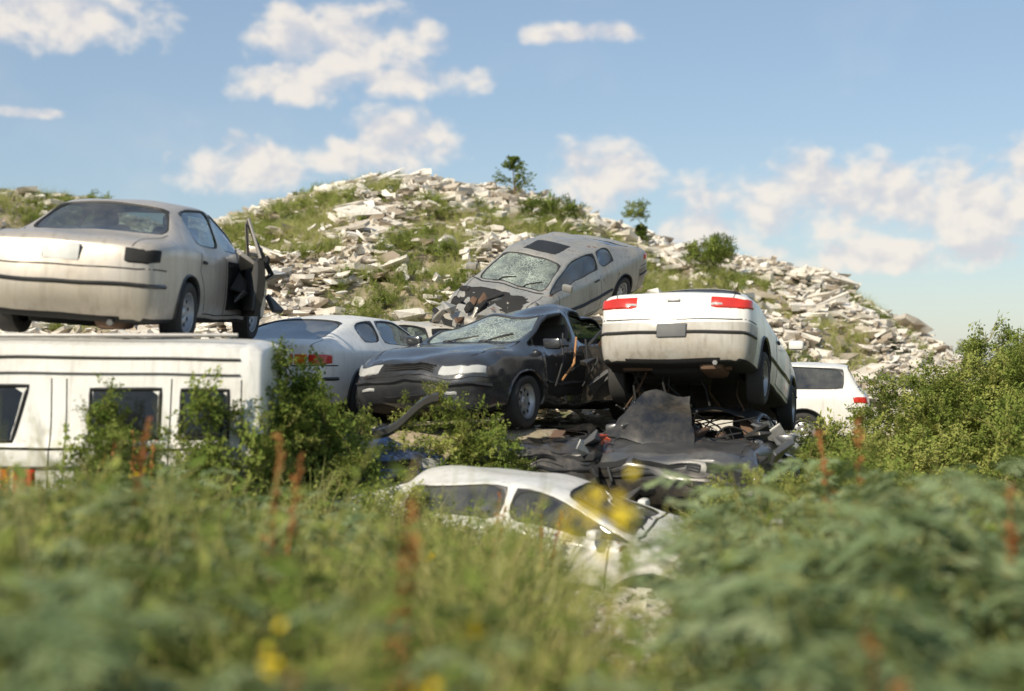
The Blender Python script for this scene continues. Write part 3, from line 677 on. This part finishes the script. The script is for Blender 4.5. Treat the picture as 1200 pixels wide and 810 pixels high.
# ------------------------------------------------------------------ vegetation
LM=[leafmat('weed_leaf',(.06,.105,.022),(.18,.235,.05),(.37,.38,.11)),
    leafmat('feathery_leaf',(.12,.18,.09),(.25,.32,.16),(.38,.43,.25)),
    leafmat('grass_blade',(.15,.19,.045),(.33,.35,.11),(.55,.49,.24)),
    leafmat('yellow_flower',(.55,.36,.02),(.80,.58,.03),(.85,.7,.1),.3),
    leafmat('brown_seed_stalk',(.18,.07,.03),(.36,.14,.055),(.48,.25,.1),.2),
    leafmat('stem',(.12,.14,.03),(.22,.22,.07),(.33,.27,.12),.1),
    leafmat('white_flower',(.6,.6,.5),(.7,.7,.62),(.8,.8,.75),.3)]
class TB:
    def __init__(s): s.V=[];s.F=[];s.M=[]
    def leaf(s,b,d,nrm,l,w,m,fold=.0):
        d=d.normalized(); sd=d.cross(nrm)
        if sd.length<.05: sd=d.cross(Vector((.3,.8,.1)))
        sd.normalize(); k=len(s.V); mid=b+d*(l*.45)
        s.V+=[b,mid+sd*w*.5,b+d*l-Vector((0,0,l*.12)),mid-sd*w*.5]; s.F.append([k,k+1,k+2,k+3]); s.M.append(m)
    def strip(s,pts,w0,w1,m):
        n=len(pts); k=len(s.V); t=(pts[-1]-pts[0]); sd=t.cross(Vector((random.uniform(-1,1),random.uniform(-1,1),.2)))
        if sd.length<1e-4: sd=Vector((1,0,0))
        sd.normalize()
        for i,p in enumerate(pts):
            w=w0+(w1-w0)*i/(n-1); s.V+=[p+sd*w/2,p-sd*w/2]
            if i: a=k+2*i; s.F.append([a-2,a-1,a+1,a]); s.M.append(m)
    def get(s): return np.array([tuple(v) for v in s.V]),np.array(s.F),np.array(s.M)
U=random.uniform
def az(a,e): return Vector((math.cos(a)*math.cos(e),math.sin(a)*math.cos(e),math.sin(e)))
def stempts(h,lean,a,n=6,r0=0):
    return [Vector((math.cos(a)*(r0+lean*h*(i/n)**1.8),math.sin(a)*(r0+lean*h*(i/n)**1.8),h*(i/n))) for i in range(n+1)]
def at_(pts,t):
    x=t*(len(pts)-1); i=min(int(x),len(pts)-2); return pts[i].lerp(pts[i+1],x-i)
def t_grass(nb=24):
    t=TB()
    for _ in range(nb):
        a=U(0,6.28); h=U(.45,1); ln=U(.1,.7); r=U(0,.08); P=stempts(h,ln,a,3,r); P[-1].z-=h*ln*.25; t.strip(P,.013,.002,2)
    return t.get()
def t_fern(ns=2):
    t=TB()
    for s in range(ns):
        a=U(0,6.28); P=stempts(U(.7,.95),U(.1,.4),a,5,U(0,.06)); t.strip(P,.012,.006,5)
        for q in range(9):
            f=.25+.75*q/8; b=at_(P,f); fa=U(0,6.28); el=U(.1,.8); ln=U(.24,.46)*(1.1-.4*f); d=az(fa,el)
            pp=[b+d*ln*u-Vector((0,0,ln*.55*u*u)) for u in (0,.33,.66,1)]; t.strip(pp,.006,.002,5)
            for k in range(10):
                u=.12+.88*k/9; c=at_(pp,u); tang=(at_(pp,min(1,u+.1))-at_(pp,max(0,u-.1))).normalized()
                sd=tang.cross(Vector((0,0,1))).normalized(); l=.08*math.sin(math.pi*(.15+.8*u))+.014
                for g in (1,-1): t.leaf(c,sd*g+tang*.45+Vector((0,0,U(-.2,.2))),Vector((0,0,1)),l*U(.8,1.2),.022,1)
    return t.get()
def t_herb(flower=0,ns=4,big=1.,lean=.35):
    t=TB()
    for s in range(ns):
        a=U(0,6.28); P=stempts(U(.7,1.) if flower!=3 else U(.85,1.),U(.15*lean,lean),a,6,U(0,.08)); t.strip(P,.012,.005,5)
        n=26
        for q in range(n):
            f=.12+.86*q/n; b=at_(P,f); d=az(q*2.4+U(-.3,.3),U(-.1,.9)); t.leaf(b,d,Vector((0,0,1)),U(.07,.13)*big*(1.15-.5*f),U(.02,.034)*big,0)
        if flower and (s==0 or flower==2):
            top=P[-1]
            for q in range({1:16,2:14,3:15}[flower]):
                off=Vector((U(-.03,.03),U(-.03,.03),U(-.1,.03))); t.leaf(top+off,az(U(0,6.28),U(-.2,1.2)),az(U(0,6),.5),U(.02,.035),U(.018,.028),6 if flower==2 else 3)
    return t.get()
def t_broad():
    t=TB()
    for s in range(4):
        a=U(0,6.28); P=stempts(U(.6,1.),U(.1,.5),a,5,U(0,.1)); t.strip(P,.012,.005,5)
        for q in range(16):
            f=.1+.9*q/16; b=at_(P,f); t.leaf(b,az(U(0,6.28),U(-.3,.6)),Vector((U(-.3,.3),U(-.3,.3),1)),U(.08,.14),U(.05,.08),0)
    return t.get()
def t_dock():
    t=TB(); 
    for s in range(2):
        P=stempts(U(.85,1.05),U(0,.15),U(0,6.28),5,U(0,.04)); t.strip(P,.012,.006,4)
        for q in range(90):
            f=.5+.5*random.random(); b=at_(P,f); t.leaf(b,az(U(0,6.28),U(.2,1.3)),az(U(0,6),.4),U(.02,.055)*(1.3-f*.7),.014,4)
    return t.get()
def t_clump():
    t=TB()
    for s in range(9):
        d0=az(U(0,6.28),U(-.1,1.4)); e=d0*U(.35,.6); P=[Vector((0,0,0)),e*.5+Vector((U(-.05,.05),U(-.05,.05),.05)),e]; t.strip(P,.012,.004,5)
        for q in range(17):
            b=at_(P,U(.25,1))+Vector((U(-.07,.07),U(-.07,.07),U(-.07,.07))); t.leaf(b,az(U(0,6.28),U(-.6,.8)),Vector((U(-.5,.5),U(-.5,.5),1)),U(.06,.13),U(.04,.075),0)
    return t.get()
G={ 'grass':[t_grass() for _ in range(5)],'fern':[t_fern() for _ in range(6)],'herb':[t_herb() for _ in range(5)],'yel':[t_herb(1,3) for _ in range(3)],'wht':[t_herb(2,3) for _ in range(2)],'yels':[t_herb(3,2,1.,.04) for _ in range(3)],
 'broad':[t_broad() for _ in range(5)],'dock':[t_dock() for _ in range(3)],'clump':[t_clump() for _ in range(6)]}
class Field:
    def __init__(s): s.V=[];s.F=[];s.M=[];s.R=[];s.n=0
    def put(s,kind,P,sc_,zs=None,bias=0.,tiltamp=.12):
        P=np.asarray(P,float); n=len(P)
        if n==0: return
        sc_=np.broadcast_to(np.asarray(sc_,float),(n,)); zs=np.broadcast_to(np.asarray(1. if zs is None else zs,float),(n,)); wh=rng.integers(0,len(G[kind]),n)
        for w in range(len(G[kind])):
            q=np.where(wh==w)[0]
            if len(q)==0: continue
            V,F,Mi=G[kind][w]; a=rng.uniform(0,6.28,len(q)); c=np.cos(a)[:,None]; sn=np.sin(a)[:,None]
            x=(V[:,0]*c-V[:,1]*sn)*sc_[q][:,None]; y=(V[:,0]*sn+V[:,1]*c)*sc_[q][:,None]; z=V[:,2][None]*(sc_*zs)[q][:,None]
            tx=rng.normal(0,tiltamp,len(q))[:,None]; ty=rng.normal(0,tiltamp,len(q))[:,None]
            W=np.stack([x+z*tx+P[q,0][:,None],y+z*ty+P[q,1][:,None],z-(x*tx+y*ty)+P[q,2][:,None]],2).reshape(-1,3)
            FF=(F[None]+(np.arange(len(q))*len(V))[:,None,None]).reshape(-1,4)+s.n
            s.V.append(W); s.F.append(FF); s.M.append(np.tile(Mi,len(q))); pv=rng.uniform(-.28,.28,len(q))+bias
            s.R.append(np.clip(.5+np.repeat(pv,len(F))+rng.normal(0,.13,len(q)*len(F)),0,1)); s.n+=len(W)
    def make(s,name): 
        return mesh_np(name,np.concatenate(s.V),np.concatenate(s.F),LM,np.concatenate(s.M),np.concatenate(s.R))
def onground(x,y,dz=0): return np.stack([x,y,H(x,y)+dz],1)
def scatter(n,ymin,ymax,k=.44,off=1.5):
    y=np.sqrt(rng.uniform(ymin**2,ymax**2,n*1)); x=rng.uniform(-1,1,n)*(k*y+off); return x,y
def cap(x,y):
    h=np.where(y<6,1.42,1.42-(y-6)*.085)
    s=x/np.maximum(y,1)
    h=h+sst(.12,.22,s)*.18*sst(3,7,y)+sst(-.12,-.22,s)*.22*sst(4,7,y)
    h=h+.22*np.exp(-((x+1.6)/.6)**2)*sst(10.5,12,y)
    h=h+.16*fbm(x*.9,y*.9,63)*2
    cl=np.clip(1.9-.158*y-.16,.0,3); w=np.exp(-((s-.078)/.045)**4)*sst(1.5,2.5,y)
    return h*(1-w)+np.minimum(h,cl)*w
F1=Field()
def fill(kind,n,ymin,ymax,hmin,hmax,sel=None,bias=0):
    x,y=scatter(n,ymin,ymax); c=cap(x,y); k=rng.random(n)<np.clip((c-.08)/.45,0,1)
    k&=~((x<-2.1)&(y>11.7)&(y<14.6)); k&=~((np.abs((x-CX)*.955-(y-CY)*.297)<2.2)&(np.abs((x-CX)*.297+(y-CY)*.955)<.85))
    k&=np.hypot(x,y)>1.25
    if sel is not None: k&=sel(x,y)
    x=x[k];y=y[k];c=c[k]; h=c*rng.uniform(hmin,hmax,len(x)); F1.put(kind,onground(x,y),np.clip(h,.12,2),1.,bias)
fill('grass',2300,1.3,14.6,.5,.98)
fill('grass',500,10,12.6,.7,1.05,lambda x,y:(x<.4)|(x>1.5),.12)
fill('herb',150,10,12.4,.7,1.0,lambda x,y:(x<.4)|(x>1.6),.12)
fill('fern',560,1.3,11,.7,1.0,lambda x,y:(fbm(x*.5,y*.5,31)>-.06)|(x/y>.12))
fill('fern',230,4,9,.9,1.08,lambda x,y:(x/y>.14))
fill('fern',110,1.3,4,.85,1.04)
fill('herb',480,1.3,14.5,.6,1.0,None,.1)
fill('herb',110,2,7,.95,1.14,lambda x,y:x/y<.03,.2)
fill('grass',160,2,8,1.0,1.16,lambda x,y:x/y<.03,.2)
fill('broad',400,2,14.5,.4,.8,None,-.05)
fill('broad',300,2,11,.7,1.05,lambda x,y:x/y<-.14,-.2)
fill('yel',12,3,12,.9,1.05,lambda x,y:x/y<.12)
fill('dock',18,2,12,.9,1.14)
fill('wht',60,8,14,.5,.8,lambda x,y:x>.2)
for kx,ky,k,s in ((-.55,3.3,'yels',1.24),(-.28,2.9,'dock',1.34),(-.14,3.9,'yels',1.28),(.18,3.8,'yels',1.60),(.265,3.75,'yels',1.56),(-.2,2.9,'yels',1.27),(.9,3.3,'dock',1.3),(1.5,3.6,'dock',1.3)):
    F1.put(k,onground(np.array([kx]),np.array([ky])),s,tiltamp=.01)
F1.make('weed_field')

def blobs(field,L_,dens,size,kind='clump',bias=0.,ground=True):
    for (cx,cy,cz,rx,ry,rz) in L_:
        n=int(dens*(rx*ry*rz)**.667*6)+3; d=rng.normal(size=(n,3)); d/=np.linalg.norm(d,axis=1)[:,None]; r=rng.uniform(.35,1.0,n)**.6
        r=r*(1+.5*fbm(d[:,0]*2.2+cx,d[:,1]*2.2+d[:,2]*1.7,int(abs(cx*7))))
        P=np.array([cx,cy,cz])+d*r[:,None]*np.array([rx,ry,rz]); g=H(P[:,0],P[:,1]); k=P[:,2]>g-.05; P=P[k]
        field.put(kind,P,size*rng.uniform(.6,1.25,len(P)),1.,bias+float(rng.uniform(-.15,.15)),.5)
F2=Field()
blobs(F2,[(-2.15,12.8,1.0,.42,.5,1.0),(-1.95,13.3,.95,.35,.4,.95),(-2.35,12.2,.7,.5,.5,.8),(-3.2,11.5,.8,.36,.3,.62),(-2.75,11.6,.55,.4,.3,.55),(-3.9,11.4,.5,.4,.3,.4),(-1.65,13.6,.7,.4,.4,.65),(-3.35,11.75,1.2,.18,.18,.55),(-2.6,11.9,1.15,.15,.15,.55)],66,.36,bias=-.04)
F2.make('climbing_vines')
F3=Field()
blobs(F3,[(-.85,14.2,.8,.75,.3,.8),(-.25,14.15,.7,.5,.3,.68),(-1.4,14.1,.5,.5,.3,.5),(-1.7,12.9,.4,.6,.4,.7),(-1.1,12.7,.3,.5,.3,.6),(-.75,12.3,.15,.4,.25,.45),(2.1,12.2,.35,.75,.6,.62),(2.9,12.6,.4,.7,.6,.65),(1.75,12.1,.2,.35,.3,.45),(3.3,14.4,.5,.7,.7,.65),(-2.2,14.4,.5,.5,.4,.5)],60,.32,bias=.2)
F3.make('low_shrub')
F4=Field()
sh=[(6.1,19.5,.8,.8,.9,1.15),(6.9,19,.9,1.0,1,1.2),(7.9,19,.9,1.1,1,1.2),(9.1,19.5,.9,1.3,1,1.25),(5.0,16.5,.4,.7,.8,.8),(6.1,16.2,.6,.9,.9,.95),(7.3,16,.8,1.1,.9,1.0),(4.0,15.0,.2,.6,.7,.6),(4.5,17.5,.3,.5,.7,.6),(10.5,20,1.0,1.5,1.2,1.4),(9,16,.8,1.3,1,1.1),(12.5,21,1.1,1.6,1.3,1.6),(4.2,13.5,.2,.7,.6,.5),(5.4,13.6,.4,.8,.7,.75),(7.6,22.5,1.2,.9,.9,1.2),(8.7,23,1.2,1.,.9,1.3),(6.5,17.8,1.3,.4,.4,.9),(7.6,17.6,1.3,.4,.4,.95),(5.45,20.6,.8,.5,.5,.95),(6.3,21.8,.8,.5,.5,.9),(4.45,20.4,.45,.5,.35,.6),(4.9,19.6,.4,.5,.4,.6)]
blobs(F4,sh,42,.42,bias=.2)
F4.make('shrub_thicket')
F5=Field()
x=rng.uniform(-20,12,26000); y=rng.uniform(19.5,40,26000); k=(gmask(x,y)>.3)|(rng.random(26000)<.035); x=x[k];y=y[k]
dry=fbm(x*.5,y*.5,55)>.04; 
F5.put('grass',onground(x[dry],y[dry],.1),rng.uniform(.26,.46,dry.sum()),.8,.1,.3)
F5.put('grass',onground(x[~dry],y[~dry],.1),rng.uniform(.26,.46,(~dry).sum()),.8,-.15,.3)
k=(rng.random(len(x))<.22)&~dry; F5.put('clump',onground(x[k],y[k],.12),rng.uniform(.3,.6,k.sum()),.6,.05,.3)
blobs(F5,[(-1.0,22.6,2.4,.35,.4,.55),(1.1,20.8,2.0,.7,.3,.4),(-4.8,37.5,6.3,.7,.5,.3),(-3.1,37.6,6.6,.5,.5,.35),(.9,33,5.5,.8,.6,.3),(4.3,31,4.3,.6,.8,.3),(3.1,36,5.8,.3,.4,.25),(-10.8,37,6.0,.6,.6,.35),(4.9,34,4.7,.4,.5,.3)],44,.32,bias=.0)
F5.make('hill_grass')
def sapling(name,x,y,h,r):
    z=float(H(np.array([x]),np.array([y]))[0])+.1; e=bpy.data.objects.new(name,None); sc.collection.objects.link(e)
    Vt,Ft=[],[]; n=7
    for i in range(6):
        for k in range(n): a=6.283*k/n; rr=.035*h*(1-i/5.5); Vt.append((x+rr*math.cos(a)+.03*math.sin(i),y+rr*math.sin(a),z-.2+h*i/5))
        if i:
            for k in range(n): Ft.append((( i-1)*n+k,(i-1)*n+(k+1)%n,i*n+(k+1)%n,i*n+k))
    me=bpy.data.meshes.new('trunk'); me.from_pydata(Vt,[],Ft); me.materials.append(M_rustm); o=bpy.data.objects.new('trunk',me); sc.collection.objects.link(o); o.parent=e
    t=TB()
    for q in range(60):
        f=random.random()**.8; b=Vector((x,y,z+h*(.05+.9*f))); d=az(U(0,6.28),U(.1,.8)); ln=r*(1.2-f)*U(.7,1.1); pp=[b,b+d*ln*.5,b+d*ln]; t.strip(pp,.015,.004,5)
        for k in range(20): t.leaf(at_(pp,U(.2,1)),az(U(0,6.28),U(-.3,.9)),az(U(0,6),.9),U(.06,.13),U(.03,.06),0)
    V,F,Mi=t.get(); o=mesh_np('foliage',V,F,LM,Mi,rng.uniform(.1,.6,len(F))); o.parent=e
sapling('young_tree',.05,37.3,1.1,.75); sapling('young_tree',3.3,36.3,.5,.3)
F6=Field(); n=900; th=rng.uniform(-1.5,1.5,n); r=rng.uniform(150,190,n); x=r*np.sin(th); y=r*np.cos(th)
F6.put('clump',np.stack([x,y,H(x,y)+rng.uniform(0,1.5,n)],1),rng.uniform(4,6.5,n),1,-.15,.4); F6.make('distant_tree_line')

# ------------------------------------------------------------------ world
SUN_AZ=math.atan2(-.58,-.82); EL=math.radians(38)
w=bpy.data.worlds.new('World'); sc.world=w; w.use_nodes=True; nt=w.node_tree; bg=nt.nodes['Background']; bg.inputs[1].default_value=.115
sky=N(nt,'ShaderNodeTexSky',sky_type='NISHITA'); sky.sun_disc=False; sky.sun_elevation=EL; sky.sun_rotation=SUN_AZ%(2*math.pi); sky.air_density=1.1; sky.dust_density=.5; sky.ozone_density=1.5
tc=N(nt,'ShaderNodeTexCoord').outputs['Generated']; sp=N(nt,'ShaderNodeSeparateXYZ'); L(nt,tc,sp.inputs[0])
A=math_(nt,'ARCTAN2',sp.outputs[0],sp.outputs[1]); E=math_(nt,'ARCSINE',sp.outputs[2])
clouds=[(.246,.113,.125,.034),(.31,.105,.09,.03),(.205,.12,.06,.026),(.355,.118,.06,.03),(.13,.093,.045,.018),(.27,.078,.1,.014),
(-.12,.222,.07,.03),(-.15,.198,.046,.018),(-.07,.20,.05,.014),(-.315,.238,.075,.03),
(-.183,.138,.05,.022),(-.078,.155,.042,.026),(-.12,.147,.035,.016),(.063,.134,.04,.027),(.05,.231,.045,.008),(-.34,.168,.03,.004),
(.7,.12,.15,.03),(-.6,.15,.12,.03),(.2,.45,.12,.04),(-1.4,.25,.2,.06),(2.2,.3,.3,.07)]
B=None
for a,e,ra,re in clouds:
    da=math_(nt,'MULTIPLY',math_(nt,'SUBTRACT',A,a),1/ra); de=math_(nt,'MULTIPLY',math_(nt,'SUBTRACT',E,e),1/re)
    v=math_(nt,'SUBTRACT',1.,math_(nt,'MULTIPLY_ADD',da,da,math_(nt,'MULTIPLY',de,de)))
    B=v if B is None else math_(nt,'MAXIMUM',B,v)
B=math_(nt,'MAXIMUM',B,-1.2)
def cn(oa,oe,scale,det=7):
    cb=N(nt,'ShaderNodeCombineXYZ'); L(nt,math_(nt,'ADD',A,oa),cb.inputs[0]); L(nt,math_(nt,'MULTIPLY',math_(nt,'ADD',E,oe),1.3),cb.inputs[1]); return noise_(nt,cb.outputs[0],scale,det,.57,.2)
n0=cn(0,0,27.); n1=cn(-.007,.011,27.,4)
dens=math_(nt,'ADD',math_(nt,'MULTIPLY',B,.75),math_(nt,'MULTIPLY',math_(nt,'SUBTRACT',n0,.48),3.4))
al=mapr(nt,dens,-.15,.8,0,1,True)
thin=mapr(nt,cn(3,1,5.,4),.52,.8,0,.25,True)
al=math_(nt,'MULTIPLY',math_(nt,'MAXIMUM',al,thin),.9)
shd=mapr(nt,math_(nt,'SUBTRACT',n0,n1),-.14,.12,0,1,True)
ccol=mixc(nt,shd,(5.9,5.9,6.2),(8.1,7.5,6.8))
skc=mixc(nt,.36,sky.outputs[0],(3.2,4.3,5.8))
L(nt,mixc(nt,al,skc,ccol),bg.inputs[0])
sl=bpy.data.lights.new('sun','SUN'); sl.energy=5.0; sl.angle=math.radians(.5); sl.color=(1,.91,.74); so=bpy.data.objects.new('sun',sl); sc.collection.objects.link(so)
d=Vector((math.sin(SUN_AZ)*math.cos(EL),math.cos(SUN_AZ)*math.cos(EL),math.sin(EL))); so.rotation_euler=d.to_track_quat('Z','Y').to_euler()
cd=bpy.data.cameras.new('camera'); cd.lens=50; cd.sensor_width=36; cd.clip_end=5000; cam=bpy.data.objects.new('camera',cd); sc.collection.objects.link(cam)
cam.location=(0,0,1.9); cam.rotation_euler=(math.radians(90.86),0,0); cd.dof.use_dof=True; cd.dof.focus_distance=19.; cd.dof.aperture_fstop=.85
sc.camera=cam
